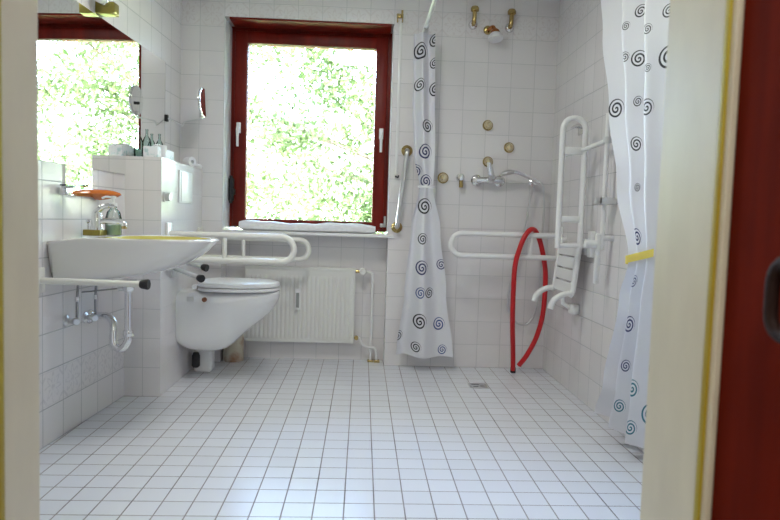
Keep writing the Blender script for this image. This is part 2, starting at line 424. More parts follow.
# swing-arm shaving mirror
LX = lambda y: XL + math.tan(.055) * (y - 3.245)      # the left wall runs slightly askew
t = thing('shaving_mirror', 'round swing-arm cosmetic mirror on the left wall above the toilet box', 'mirror', (LX(3.794), 3.794, 1.515))
wx = LX(3.794)
obj('wall_bracket', B(wx - .002, wx + .016, 3.782, 3.806, 1.495, 1.535, bev=.003), M['black'], t)
obj('arm', tube(fillet([(wx + .012, 3.794, 1.515), (-1.092, 3.84, 1.478), (-1.089, 3.838, 1.503), (-.993, 3.832, 1.522), (-.973, 3.83, 1.526)], .01), .0045), M['satin'], t)
q = Vector((1, -.04, .03))
obj('rim', lathe([(.081, -.008), (.088, -.006), (.090, 0), (.088, .006), (.081, .008)], (-.972, 3.83, 1.620), q, 40), M['chrome'], t)
obj('glass', lathe([(0, -.0085), (.082, -.0085), (.082, .0085), (0, .0085)], (-.972, 3.83, 1.620), q, 40), M['mirror'], t)
obj('knuckle', lathe([(.008, -.012), (.012, -.008), (.012, .012), (.006, .016)], (-.982, 3.83, 1.542), (0, 0, 1)), M['chrome'], t)
obj('knob', lathe([(.009, 0), (.009, .014)], (-.982, 3.82, 1.604), (-1, -.2, 0)), M['black'], t)

# glass shelf on chrome bracket
t = thing('glass_shelf', 'small glass shelf on a chrome bracket under the mirror', 'shelf', (XL, 2.6, 1.04))
obj('shelf_plate', lathe([(0, 0), (.052, 0), (.054, .003), (.052, .006), (0, .006)], (XL + .062, 2.63, 1.052), n=36), M['teal'], t)
obj('bracket', box(B(XL + .0065, XL + .03, 2.615, 2.655, 1.015, 1.045, bev=.003), XL + .0065, XL + .06, 2.625, 2.645, 1.042, 1.0515, bev=.002), M['chrome'], t)
# amber soap dish
rings = []
for z, s in ((1.004, .25), (1.011, .55), (1.021, .85), (1.030, 1.0), (1.039, .93), (1.048, .7), (1.053, .4)):
    rings.append([(XL + .0065 + max(0, .115 * s * math.cos(a)), 2.935 + .058 * s * math.sin(a), z) for a in [-PI / 2 + PI * k / 20 for k in range(21)]])
tag(obj('soap_dish', loft(rings), M['amber'], loc=(XL, 2.885, 1.006)), 'amber orange lens-shaped soap dish on the wall above the tap', 'soap dish')

# ------------------------------------------------------------------ washbasin
BY = 2.765
def Dray(ang, cx=.28):
    lo, hi = 0, 1.
    for _ in range(40):
        mid = (lo + hi) / 2; x = cx + mid * math.cos(ang); y = mid * math.sin(ang)
        ins = x >= 0 and (max(x, 0) / .585) ** 2.7 + (abs(y) / .30) ** 3.0 <= 1
        lo, hi = (mid, hi) if ins else (lo, mid)
    return cx + lo * math.cos(ang), lo * math.sin(ang)
NA = 72
D = [Dray(2 * PI * k / NA) for k in range(NA)]
def bz(x): return .845 - .02 * max(0, 1 - x / .15)          # rim dips slightly towards the wall
def ring_out(sx, sy, z, dip=0): return [(XL + .001 + x * sx, BY + y * sy, z - (.02 * max(0, 1 - x / .15) if dip else 0)) for x, y in D]
inner = [(.345 + .212 * math.cos(2 * PI * k / NA), .262 * math.sin(2 * PI * k / NA)) for k in range(NA)]
def ring_in(s, z): return [(XL + .345 + (x - .345) * s, BY + y * s, z) for x, y in inner]
t = thing('wash_basin', 'white wheelchair-height washbasin with yellow glare painted into its bowl on the left wall', 'washbasin', (XL, BY, .845))
outer = [ring_out(.18, .80, .664), ring_out(.30, .84, .666), ring_out(.55, .88, .688), ring_out(.66, .90, .705), ring_out(.79, .935, .736), ring_out(.90, .965, .778), ring_out(.97, .985, .815), ring_out(1, 1, .836, 1), ring_out(.998, .998, .843, 1), ring_out(.985, .985, .847, 1), ring_in(1.03, .846), ring_in(1.0, .843)]
obj('basin_body', loft(outer, True, False), M['basin'], t, solid=True)
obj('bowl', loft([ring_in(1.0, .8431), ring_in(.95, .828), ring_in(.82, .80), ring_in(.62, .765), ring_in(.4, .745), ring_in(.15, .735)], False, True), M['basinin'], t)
# tap
t = thing('basin_tap', 'chrome single-lever tap at the back of the washbasin', 'tap', (-1.135, 2.74, .845))
obj('mounting_block', B(-1.185, -1.11, 2.715, 2.785, .846, .872, bev=.003), M['olive'], t)
obj('tap_body', lathe([(.026, 0), (.026, .012), (.021, .02), (.021, .065), (.017, .078)], (-1.135, 2.74, .872)), M['chrome'], t)
obj('spout', tube(spline([(-1.13, 2.74, .905), (-1.10, 2.745, .912), (-1.05, 2.75, .912), (-1.025, 2.752, .905), (-1.02, 2.752, .89)]), .012), M['chrome'], t)
obj('aerator', lathe([(.0125, 0), (.0125, .012)], (-1.02, 2.752, .879)), M['brass'], t)
lv = sweep(bmesh.new(), spline([(-1.14, 2.74, .945), (-1.11, 2.742, .972), (-1.08, 2.744, .978), (-1.055, 2.746, .974)]), [.014] * 10 + [.011] * 10 + [.008] * 10 + [.006])
obj('lever', lv, M['chrome'], t)
obj('pop_up_knob', lathe([(.004, 0), (.004, .03), (.009, .034), (.009, .044), (0, .048)], (-1.172, 2.735, .87)), M['chrome'], t)
# soap dispenser
SX, SY, SZ = -1.102, 2.83, .8465
t = thing('soap_dispenser', 'clear pump bottle of pale green soap beside the tap', 'soap bottle', (SX, SY, SZ))
obj('bottle', lathe([(.030, 0), (.034, .004), (.035, .03), (.034, .08), (.028, .105), (.014, .12), (.013, .132)], (SX, SY, SZ)), M['clear'], t)
obj('liquid_soap', lathe([(.031, .003), (.0325, .006), (.0325, .048), (0, .048)], (SX, SY, SZ)), M['soap'], t)
pm = lathe([(.016, .130), (.016, .145), (.005, .147), (.005, .165), (.011, .166), (.011, .176), (0, .178)], (SX, SY, SZ))
sweep(pm, [(SX, SY, SZ + .171), (SX - .03, SY - .012, SZ + .172), (SX - .045, SY - .018, SZ + .165)], .005)
obj('pump', pm, M['plastic'], t)
obj('dip_tube', tube([(SX, SY, SZ + .01), (SX, SY, SZ + .13)], .003), M['plastic'], t)
# drain trap and supplies
t = thing('drain_trap', 'chrome drain trap with supply valves under the washbasin', 'pipe', (-1.04, 2.75, .66))
obj('waste_cup', lathe([(.036, .655), (.036, .646), (.028, .64), (.024, .61), (.02, .605)], (-.998, 2.75, 0)), M['chrome'], t)
obj('tail_pipe', tube([(-.998, 2.75, .62), (-.998, 2.75, .40)], .0165), M['chrome'], t)
ub = spline([(-.998, 2.75, .415), (-1.001, 2.748, .382), (-1.026, 2.745, .348), (-1.056, 2.745, .360), (-1.066, 2.75, .395), (-1.068, 2.76, .43), (-1.08, 2.775, .465), (-1.12, 2.80, .483), (-1.17, 2.83, .478), (XL + .004, 2.835, .472)])
obj('u_bend', tube(ub, .0165), M['chrome'], t)
obj('coupling_nut', lathe([(.021, 0), (.023, .004), (.023, .022), (.021, .026)], (-.998, 2.75, .405)), M['chrome'], t)
obj('rosette', lathe([(.032, 0), (.030, .006), (.018, .014)], (XL + .0005, 2.835, .472), (1, 0, 0)), M['chrome'], t)
for y, z0 in ((2.63, .485), (2.79, .475)):
    v = lathe([(.026, 0), (.024, .006), (.012, .012), (.012, .05)], (XL + .0005, y, z0), (1, 0, 0))
    lathe([(.014, 0), (.016, .004), (.016, .02), (.012, .024)], (XL + .04, y, z0), (.6, -.7, 0), bm=v)
    obj('stop_valve', v, M['satin'], t)
    obj('supply_pipe', tube(spline([(XL + .045, y, z0), (XL + .047, y, z0 + .03), (XL + .05, y - .005, z0 + .1), (XL + .052, y + .004, .668)]), .0055), M['darksteel'], t)
    obj('pipe_nut', lathe([(.010, 0), (.010, .02)], (XL + .049, y - .003, z0 + .085)), M['chrome'], t)
obj('pop_up_rod', tube([(-1.19, 2.72, .598), (-1.03, 2.75, .617), (-1.012, 2.75, .62)], .0035), M['darksteel'], t)
obj('rod_clamp', lathe([(.013, 0), (.013, .03)], (-1.04, 2.744, .617), (1, .1, .1)), M['chrome'], t)

obj('gasket', lathe([(.0365, .640), (.039, .642), (.039, .648), (.0365, .650)], (-.998, 2.75, 0)), M['black'], t)
# support bars with black rubber ends
def capbar(name, label, cat, p0, p1, m, r=.0125, group=None):
    p0, p1 = Vector(p0), Vector(p1); d = (p1 - p0).normalized()
    t = thing(name, label, cat, p0, group)
    obj('wall_plate', B(p0.x + .0005, p0.x + .012, p0.y - .03, p0.y + .03, p0.z - .05, p0.z + .05, bev=.004), m, t)
    obj('bar', tube([p0 + d * .01, p1], r), m, t)
    obj('rubber_cap', lathe([(r * 1.05, 0), (.017, .006), (.021, .03), (.019, .034)], p1 - d * .001, d), M['black'], t)
capbar('support_bar', 'pale bar with black rubber end running under the washbasin', 'support bar', (XL, 2.425, .677), (-.812, 2.425, .675), M['ivory'])
capbar('support_bar', 'upper short grey bar with black rubber end on the toilet wall', 'support bar', (CX, 3.50, .70), (-.868, 3.44, .668), M['greyplastic'])
capbar('support_bar', 'lower short grey bar with black rubber end on the toilet wall', 'support bar', (CX, 3.44, .66), (-.846, 3.28, .625), M['greyplastic'])

# ------------------------------------------------------------------ on and in the toilet box
t = thing('tissue_box', 'white tissue box with pale teal print on the tiled toilet box', 'tissue box', (-1.13, 3.46, CZ))
obj('carton', B(-1.148, -1.072, 3.32, 3.60, CZ, CZ + .062, bev=.003), M['tissue'], t)
tb = loft([[(-1.11 + .02 * k * math.cos(a) + .006 * math.sin(3 * a), 3.44 + .05 * k * math.sin(a), CZ + .0615 + h) for a in [2 * PI * j / 14 for j in range(14)]] for k, h in ((1, 0), (.8, .008), (.9, .014), (.4, .022))])
obj('tissue', tb, M['towel'], t)
def cup(x, y, z, r, h, name, label, cat, m, axis=(0, 0, 1)):
    return tag(obj(name, lathe([(r * .85, 0), (r * .9, .002), (r, h), (r * .92, h), (r * .8, .006), (0, .006)], (x, y, z), axis), m, loc=(x, y, z)), label, cat)
cup(-1.075, 3.40, CZ, .024, .075, 'tumbler', 'white tumbler at the front corner of the tiled box beside the tissues', 'cup', M['plastic'])
for y, lab in ((3.45, 'slim green glass bottle nearer the tissue box, close to the mirror'), (3.63, 'slim green glass bottle farther along the mirror, towards the window')):
    tag(obj('bottle', lathe([(.022, 0), (.0235, .005), (.0235, .095), (.016, .115), (.007, .13), (.006, .155), (.008, .157), (.008, .163)], (LX(y) + .028, y, CZ), n=20), M['teal'], loc=(LX(y) + .028, y, CZ)), lab, 'bottle', 'bottles by the mirror')
tag(obj('paper_roll', lathe([(.012, 0), (.030, .001), (.032, .006), (.032, .05), (.030, .055), (.012, .056), (.011, .01), (0, .01)], (-1.095, 3.93, CZ + .033), (.8, -.55, .05)), M['towel'], loc=(-1.095, 3.93, CZ)), 'small white roll lying on its side at the back of the tiled box', 'roll')
tag(obj('soap_bar', lathe([(.012, 0), (.028, .004), (.032, .016), (.024, .03), (0, .034)], (-1.05, 4.0, CZ), n=24), M['plastic'], loc=(-1.05, 4.0, CZ)), 'small round white soap at the window end of the tiled box', 'soap')
t = thing('flush_button', 'round chrome button on the side of the tiled toilet box', 'flush button', (CX, 3.285, 1.037))
obj('collar', lathe([(.026, 0), (.026, .006), (.022, .010)], (CX + .0005, 3.285, 1.037), (1, 0, 0)), M['satin'], t)
obj('push_cap', lathe([(.021, .009), (.021, .030), (.017, .034), (0, .034)], (CX + .0005, 3.285, 1.037), (1, 0, 0)), M['satin'], t)
t = thing('flush_plate', 'white square flush plate on the side of the tiled toilet box', 'flush plate', (CX, 3.66, 1.10))
obj('plate', B(CX + .0005, CX + .008, 3.535, 3.785, 1.015, 1.195, bev=.002), M['plastic'], t)
obj('push_panel', B(CX + .008, CX + .012, 3.56, 3.78, 1.022, 1.188, bev=.002), M['plastic'], t)

# ------------------------------------------------------------------ toilet
TY = 3.68; TF = -.475
t = thing('toilet', 'white wall-hung toilet with closed lid on the tiled box', 'toilet', (CX, TY, .20))
def tw(x):
    s = (x - CX) / (TF - CX)
    if s < .45: return .178 + .006 * (s / .45)
    q = (s - .45) / .55; return .184 * math.sqrt(max(1 - q ** 2.3, 0))
zb = [(CX, .21), (-.995, .184), (-.94, .168), (-.84, .166), (-.775, .178), (-.735, .204), (-.705, .236), (-.67, .272), (-.62, .315), (-.57, .352), (-.525, .395), (-.497, .435), (-.482, .465), (TF, .485)]
def interp(tab, x):
    for (a, b), (c, d) in zip(tab, tab[1:]):
        if x <= c: return b + (d - b) * (x - a) / (c - a)
    return tab[-1][1]
rings = []
xs = [CX + .0005] + [CX + (TF - CX) * s for s in [.04, .09, .14, .2, .27, .34, .41, .48, .55, .62, .69, .76, .82, .87, .91, .94, .965, .983, .995]]
for x in xs:
    w_ = max(tw(x), .012); z0 = interp(zb, x); z1 = .521; ring = []
    s = (x - CX) / (TF - CX); nar = .08 + .45 * min(1, s * 1.5)
    for k in range(28):
        a = 2 * PI * k / 28; ca, sa = math.cos(a), math.sin(a)
        zz = math.copysign(abs(sa) ** (.3 if sa > 0 else .42), sa) * .5 + .5; d = 1 - zz
        f = 1 - nar * max(0, d - .18) ** 1.6
        ring.append((x, TY + w_ * f * math.copysign(abs(ca) ** .5, ca), z0 + (z1 - z0) * zz))
    rings.append(ring)
obj('bowl', loft(rings), M['ceramic'], t)
def seat_outline(s=1., n=44):
    out = []; xb = -.935; 
    for k in range(n):
        a = 2 * PI * k / n; ca, sa = math.cos(a), math.sin(a); cx = -.72
        rx = (TF - .002 - cx) if ca > 0 else (cx - xb); e = .95 if ca > 0 else .45
        out.append((cx + rx * s * math.copysign(abs(ca) ** e, ca), TY + .187 * s * math.copysign(abs(sa) ** (.9 if ca > 0 else .7), sa)))
    return out
def slab(prof): return loft([[(x, y, z) for x, y in seat_outline(s)] for s, z in prof])
obj('seat', slab([(.97, .5222), (.995, .526), (.995, .539), (.98, .542)]), M['plastic'], t)
obj('lid', slab([(.975, .5455), (1, .548), (1.003, .558), (.985, .568), (.93, .573), (.7, .576), (.3, .577)]), M['plastic'], t)
for y in (TY - .08, TY + .08):
    obj('lid_hinge', tube([(-.945, y - .02, .541), (-.945, y + .02, .541)], .014), M['plastic'], t)
obj('fixing_plate', B(-.965, -.93, TY - .186, TY - .17, .468, .495, bev=.003), M['satin'], t)
obj('fixing_bolt', lathe([(.013, 0), (.013, .012), (.009, .015)], (-.868, TY - .175, .480), (0, -1, 0)), M['brown'], t)

# fold-down rails
def urail(name, label, cat, root, tip, z0, z1, r=.0165, side=1, group=None, strut=None, m='ivory'):
    """rail in the vertical plane y = root[1], from the wall at root[0] to tip x; z0 lower and z1 upper tube"""
    x0, y = root; t = thing(name, label, cat, (x0, y, (z0 + z1) / 2), group); sg = 1 if tip > x0 else -1
    obj('wall_plate', B(min(x0 + sg * .0005, x0 + sg * .016), max(x0 + sg * .0005, x0 + sg * .016), y - .045, y + .045, z0 - .06, z1 + .06, bev=.006), M[m], t)
    R = (z1 - z0) / 2
    pts = [(x0 + sg * .012, y, z1)] + arc((tip - sg * (R + r), y, z0 + R), R, PI / 2, -PI / 2, (sg, 0, 0), (0, 0, 1), 16) + [(x0 + sg * .012, y, z0)]
    obj('rail_tube', tube(pts, r, 16), M[m], t)
    sxp = x0 + sg * strut if strut else x0 + sg * .22
    obj('strut', tube([(sxp, y, z0), (sxp, y, z1)], r * .75), M[m], t)
    return t
urail('grab_rail', 'fold-down ivory grab rail on the near side of the toilet', 'grab rail', (CX, 3.35), -.345, .712, .846, strut=.30, group='toilet grab rails')
urail('grab_rail', 'fold-down ivory grab rail on the radiator side of the toilet', 'grab rail', (CX, 3.985), -.32, .685, .812, strut=.28, group='toilet grab rails')
# brush holder and container
t = thing('toilet_brush_holder', 'white toilet brush holder with black brush under the toilet', 'toilet brush', (-.93, 3.80, 0))
obj('holder', B(-.995, -.888, 3.765, 3.865, .0005, .15, bev=.018, seg=4), M['plastic'], t)
obj('brush', lathe([(.016, .035), (.024, .045), (.024, .105), (.016, .125), (0, .13)], (-.978, 3.758, 0), n=20), M['black'], t)
t = thing('storage_tub', 'rust-stained beige tub on the floor behind the toilet', 'container', (-.835, 4.11, 0))
obj('tub', lathe([(.066, .0005), (.068, .006), (.066, .19), (.060, .19), (.060, .02), (0, .02)], (-.828, 4.115, 0), n=28), M['beige'], t)

# ------------------------------------------------------------------ radiator in the niche
RX0, RX1, RZ0, RZ1, RYF = -.762, -.038, .127, .628, 4.128
t = thing('radiator', 'ribbed ivory panel radiator in the niche under the window', 'radiator', ((RX0 + RX1) / 2, RYF, RZ0))
bm = bmesh.new(); prof = []; nrib = 25
for i in range(nrib):
    a = RX0 + .012 + (RX1 - RX0 - .024) * i / nrib; p = (RX1 - RX0 - .024) / nrib
    prof += [(a, 0), (a + .3 * p, .0026), (a + .6 * p, .0026), (a + .9 * p, 0)]
prof = [(RX0, 0)] + prof + [(RX1, 0)]
zz = [(RZ0, 0), (RZ0 + .02, 0), (RZ0 + .04, 1), (RZ1 - .075, 1), (RZ1 - .055, 0), (RZ1 - .02, 0)]
grid = [[bm.verts.new((x, RYF - d * k, z)) for x, d in prof] for z, k in zz]
for a, b_ in zip(grid, grid[1:]):
    for i in range(len(a) - 1): bm.faces.new((a[i], a[i + 1], b_[i + 1], b_[i]))
obj('front_panel', bm, M['rad'], t, smooth=False, solid=False)
bm = B(RX0, RX1, RYF + .001, YN - .022, RZ0, RZ1 - .021); obj('panel_core', bm, M['rad'], t)
obj('top_grille', B(RX0 - .002, RX1 + .002, RYF - .003, YN - .02, RZ1 - .02, RZ1, bev=.003), M['rad'], t)
mm = B(-.430, -.394, RYF - .026, RYF - .0055, .345, .485, bev=.003); hm = obj('heat_meter', mm, M['plastic'], t)
obj('meter_window', B(-.422, -.402, RYF - .0275, RYF - .025, .362, .46), M['heat'], hm)
for xx in (RX0 + .1, RX1 - .13): obj('hanger', B(xx, xx + .03, YN - .021, YN - .0005, .2, .55), M['rad'], t)
t = thing('radiator_valve', 'white radiator pipe with thermostat knob right of the radiator', 'pipe', (.04, 4.15, .3))
vb = tube([(-.037, 4.15, .607), (.03, 4.15, .607)], .011); obj('valve_body', vb, M['brass'], t)
obj('thermostat_knob', lathe([(.018, 0), (.024, .006), (.024, .03), (.019, .04), (0, .042)], (.012, 4.14, .610), (0, -1, 0)), M['ivory'], t)
obj('feed_pipe', tube(fillet([(.01, 4.15, .607), (.078, 4.15, .607), (.078, 4.15, .012), ], .03), .0095), M['white'], t)
obj('return_pipe', tube(fillet([(-.037, 4.15, .165), (-.005, 4.15, .165), (.02, 4.145, .12), (.062, 4.14, .10)], .02), .0095), M['white'], t)
obj('return_valve', lathe([(.012, 0), (.015, .004), (.015, .02), (0, .022)], (-.02, 4.141, .165), (0, -1, 0)), M['brass'], t)
obj('drop_pipe', tube(fillet([(.062, 4.14, .10), (.105, 4.14, .10), (.118, 4.14, .05), (.118, 4.14, .012)], .03), .0095), M['white'], t)
obj('floor_rosette', box(B(.058, .098, 4.13, 4.17, .0005, .014, bev=.003), .10, .14, 4.12, 4.16, .0005, .016, bev=.003), M['brass'], t)

# ------------------------------------------------------------------ back wall, right of the window
t = thing('cord_duct', 'thin white cable strip with brass hook right of the window', 'cable strip', (.205, YB, 1.24))
obj('duct', B(.198, .217, YB - .009, YB - .0005, 1.25, 2.225, bev=.002), M['white'], t)
hk = B(.180, .222, YB - .012, YB - .0005, 2.235, 2.262, bev=.002)
for x in (.184, .215): sweep(hk, spline([(x, YB - .01, 2.255), (x, YB - .03, 2.25), (x, YB - .035, 2.215), (x, YB - .022, 2.205)]), .004)
box(hk, .208, .220, YB - .01, YB - .0005, 2.26, 2.285)
obj('brass_hook', hk, M['brass'], t)
obj('lower_hook', tube(spline([(.205, YB - .002, 1.236), (.205, YB - .02, 1.236), (.218, YB - .022, 1.230), (.222, YB - .02, 1.243)]), .005), M['black'], t)

t = thing('grab_bar', 'slanted steel grab bar on the wall between window and shower curtain', 'grab bar', (.25, YB, 1.15))
obj('bar', tube(fillet([(.272, YB - .012, 1.403), (.270, YB - .075, 1.40), (.222, YB - .075, .915), (.222, YB - .012, .91)], .03), .0145), M['satin'], t)
for x, z in ((.272, 1.403), (.222, .91)):
    obj('flange', lathe([(.036, 0), (.036, .006), (.026, .012), (.018, .02)], (x, YB - .0005, z), (0, -1, 0)), M['brass'], t)

# shower fittings
def stub(x, z, label):
    t = thing('pipe_stub', label, 'pipe fitting', (x, YB, z))
    obj('rosette', lathe([(.030, 0), (.029, .008), (.020, .018), (.0, .022)], (x, YB - .0005, z), (0, -1, 0)), M['chrome'], t)
    obj('stub_pipe', tube(spline([(x, YB - .015, z), (x, YB - .035, z + .008), (x + .002, YB - .04, z + .03), (x + .003, YB - .04, z + .075)]), .014), M['brass'], t)
    obj('cap', lathe([(.014, 0), (.026, .006), (.027, .022), (.02, .034), (0, .04)], (x + .003, YB - .04, z + .07)), M['brass'], t)
stub(.668, 2.214, 'left of two upright brass pipe stubs high on the shower wall')
stub(.904, 2.206, 'right of two upright brass pipe stubs high on the shower wall')
t = thing('shower_head', 'pale grey shower head on a coppery neck high on the shower wall', 'shower head', (.77, YB, 2.19))
obj('rosette', lathe([(.028, 0), (.027, .008), (.016, .016)], (.765, YB - .0005, 2.187), (0, -1, 0)), M['brass'], t)
obj('neck', tube(spline([(.765, YB - .01, 2.187), (.785, YB - .06, 2.19), (.795, YB - .085, 2.165)]), .012), M['copper'], t)
obj('collar', lathe([(.014, 0), (.026, .012), (.030, .03)], (.795, YB - .082, 2.172), (.05, -.2, -1)), M['copper'], t)
obj('rose', lathe([(.028, 0), (.04, .012), (.047, .03), (.045, .042), (0, .046)], (.797, YB - .088, 2.143), (.05, -.25, -1)), M['plastic'], t)
def capcover(x, z, label, r=.034):
    t = thing('pipe_cover', label, 'pipe cover', (x, YB, z), 'round pipe covers in the shower')
    obj('rosette', lathe([(r, 0), (r, .004), (r * .85, .010)], (x, YB - .0005, z), (0, -1, 0)), M['brass'], t)
    obj('dome', lathe([(r * .8, .009), (r * .78, .02), (r * .55, .034), (0, .040)], (x, YB - .0005, z), (0, -1, 0)), M['champagne'], t)
capcover(.790, 1.585, 'round brass pipe cover uppermost on the shower wall, below the shower head')
capcover(.935, 1.448, 'round brass pipe cover to the upper right of the mixer tap')
capcover(.800, 1.352, 'round brass pipe cover directly above the mixer lever')
capcover(.512, 1.238, 'round brass pipe cover left of the small tap, next to the shower curtain', .036)
t = thing('angle_tap', 'small wall tap with brass outlet left of the shower mixer', 'tap', (.623, YB, 1.24))
obj('rosette', lathe([(.026, 0), (.025, .008), (.018, .016)], (.621, YB - .0005, 1.243), (0, -1, 0)), M['chrome'], t)
obj('tap_body', lathe([(.017, .01), (.018, .04), (.021, .045), (.021, .062), (0, .068)], (.621, YB - .0005, 1.243), (0, -1, 0)), M['chrome'], t)
obj('outlet', tube([(.624, YB - .035, 1.235), (.626, YB - .038, 1.20), (.626, YB - .038, 1.178)], [.011, .014, .013]), M['brass'], t)
# mixer and hand shower
t = thing('shower_mixer', 'chrome lever mixer tap in the middle of the shower wall', 'tap', (.805, YB, 1.232))
for x in (.730, .880): obj('rosette', lathe([(.036, 0), (.036, .006), (.028, .014), (.018, .018)], (x, YB - .0005, 1.230), (0, -1, 0)), M['chrome'], t)
bb = tube([(.722, YB - .045, 1.230), (.890, YB - .045, 1.230)], .021, 20)
for x in (.730, .880): sweep(bb, [(x, YB - .012, 1.230), (x, YB - .045, 1.230)], .016)
obj('mixer_body', bb, M['chrome'], t)
obj('cartridge', lathe([(.026, 0), (.026, .03), (.02, .04), (0, .042)], (.812, YB - .06, 1.236), (0, -.9, .35)), M['chrome'], t)
lv = loft([[(.812 + dx - .028 * s, YB - .085 - .03 * s, 1.238 + .105 * s) for dx in ()] or [(.815 - .028 * s + wx * math.cos(a), YB - .085 - .02 * s + .007 * math.sin(a), 1.238 + .10 * s) for a in [2 * PI * k / 14 for k in range(14)]] for s, wx in ((0, .019), (.3, .021), (.7, .018), (.95, .015), (1, .010))])
obj('lever', lv, M['chrome'], t)
t = thing('hand_shower', 'chrome hand shower with grey hose resting in its wall holder right of the mixer', 'hand shower', (1.10, YB, 1.235))
obj('wall_holder', lathe([(.024, 0), (.023, .008), (.013, .014), (.013, .05), (.020, .052), (.020, .075)], (1.098, YB - .0005, 1.228), (0, -1, 0)), M['chrome'], t)
obj('handle', tube(spline([(1.125, YB - .085, 1.222), (1.09, YB - .085, 1.238), (1.04, YB - .088, 1.258), (.985, YB - .09, 1.279), (.955, YB - .09, 1.285)]), .0115), M['chrome'], t)
obj('spray_head', loft([[(.955 - .085 * s + 0 * a, YB - .09 + ry * math.cos(a), 1.285 - .012 * s * s * 1.4 + rz * math.sin(a)) for a in [2 * PI * k / 18 for k in range(18)]] for s, ry, rz in ((0, .012, .011), (.2, .022, .015), (.5, .034, .018), (.8, .032, .016), (1, .015, .008))]), M['satin'], t)
hose = spline([(1.122, YB - .085, 1.224), (1.142, YB - .08, 1.215), (1.158, YB - .07, 1.17), (1.166, YB - .06, 1.05), (1.168, YB - .05, .90), (1.165, YB - .045, .65), (1.155, YB - .04, .45), (1.125, YB - .04, .335), (1.07, YB - .04, .298), (1.005, YB - .04, .33), (.962, YB - .04, .43), (.975, YB - .04, .58), (1.02, YB - .04, .75), (1.05, YB - .045, .93), (1.075, YB - .055, 1.12), (1.095, YB - .06, 1.205)], 8)
obj('hose', tube(hose, .0065, 10), M['satin'], t)

# ------------------------------------------------------------------ right side: rails, seat, hose
RY = 3.80
urail('grab_rail', 'fold-down white grab rail holding the red hose in the shower corner', 'grab rail', (XR, RY), .527, .752, .888, strut=.185, m='white')
t = thing('garden_hose', 'red rubber hose hung over the fold-down rail in the shower', 'hose', (1.0, RY, 0))
hp = spline([(.992, 3.92, .020), (.976, 3.88, .157), (.945, 3.80, .361), (.933, 3.763, .551), (.936, 3.757, .706), (.966, 3.757, .83), (1.003, 3.768, .902), (1.042, RY - .006, .926), (1.078, RY + .024, .903), (1.112, RY + .037, .83), (1.145, RY + .045, .70), (1.155, RY + .05, .58), (1.150, RY + .055, .40), (1.118, RY + .06, .25), (1.065, RY + .07, .13), (1.02, RY + .09, .055)], 10)
obj('hose_tube', tube(hp, .0155, 16), M['reddish'], t)
obj('end_clamp', lathe([(.0165, 0), (.0175, .004), (.0175, .03), (.0165, .034)], (.993, 3.923, .002)), M['black'], t)

# folded-up support rail (stands upright, perpendicular to the right wall)
FY = 3.25
t = thing('folding_rail', 'white arched rail folded upright against the right shower wall', 'grab rail', (1.12, FY, .83))
xa, xb_ = 1.030, 1.150; R = (xb_ - xa) / 2
obj('rail_tube', tube([(xa, FY, .835)] + arc(((xa + xb_) / 2, FY, 1.515 - R), R, PI, 0, (1, 0, 0), (0, 0, 1), 18) + [(xb_, FY, .835)], .0150, 16), M['white'], t)
obj('cross_plate', B(xa + .012, xb_ - .012, FY - .012, FY + .012, 1.325, 1.365, bev=.005), M['white'], t)
obj('cross_plate', B(xa + .012, xb_ - .012, FY - .012, FY + .012, .972, 1.005, bev=.005), M['white'], t)
hb = B(XR - .026, XR - .0005, FY - .03, FY + .022, .79, .93, bev=.006); sweep(hb, [(xa + .01, FY, .85), (XR - .02, FY, .85)], .013)
obj('hinge_mount', hb, M['white'], t)

t = thing('shower_seat', 'white slatted shower seat with curved arms folded up against the right wall', 'shower seat', (1.18, 3.44, .55))
SY0, SY1 = 3.295, 3.61; sx = lambda z: 1.165 - .03 * (.86 - z) / .3
for y in (SY0, SY1):
    obj('side_tube', tube(fillet([(sx(.87) + .03, y, .872), (sx(.87), y, .87), (sx(.60), y, .60), (1.12, y, .575), ], .02), .0165), M['white'], t)
    obj('curved_arm', tube(spline([(1.13, y, .590), (1.10, y, .586), (1.065, y, .572), (1.035, y, .545), (1.02, y, .505)]), [.0165] * 41), M['white'], t)
for k in range(4):
    z1 = .85 - k * .068; z0 = z1 - .058
    obj('slat', loft([[(sx(z1) - .01, y, z1), (sx(z1) + .006, y, z1), (sx(z0) + .006, y, z0), (sx(z0) - .01, y, z0)] for y in (SY0 + .005, SY1 - .005)]), M['white'], t)
obj('seat_mount', B(XR - .03, XR - .0005, SY0 - .017, SY1 + .017, .80, .86, bev=.006), M['white'], t)
obj('wall_foot', B(XR - .05, XR - .0005, 3.40, 3.46, .46, .52, bev=.012), M['white'], t)
obj('stay', tube([(XR - .03, 3.435, .485), (1.135, 3.435, .52), (1.13, 3.435, .58)], .012), M['white'], t)

t = thing('shower_rail', 'tall white rail with small chrome tray on the right wall beside the curtain', 'shower rail', (XR, 3.06, .70))
QX = 1.168; QY = 2.995
obj('rail_tube', tube([(QX, QY, .84), (QX, QY, 1.50)], .0115), M['white'], t)
for z in (1.475, .90):
    obj('wall_mount', tube([(XR - .0005, QY, z), (QX, QY, z)], .014), M['white'], t)
obj('link_arm', tube(spline([(QX, QY, 1.372), (1.165, QY + .05, 1.368), (1.15, QY + .14, 1.36), (1.135, FY - .02, 1.350)]), .011), M['white'], t)
obj('knuckle', lathe([(.018, -.015), (.02, 0), (.018, .015)], (QX, QY, 1.372)), M['greyplastic'], t)
obj('tray', box(box(B(1.138, 1.216, QY - .035, QY + .035, 1.062, 1.068, bev=.002), 1.138, 1.143, QY - .035, QY + .035, 1.066, 1.095), 1.138, 1.216, QY - .035, QY - .030, 1.066, 1.095), M['satin'], t)
obj('bracket_plate', B(1.135, 1.160, QY - .012, QY + .012, .675, .92, bev=.006), M['white'], t)
obj('bracket_knob', tube([(1.14, QY, .868), (1.085, QY, .872)], .019), M['white'], t)
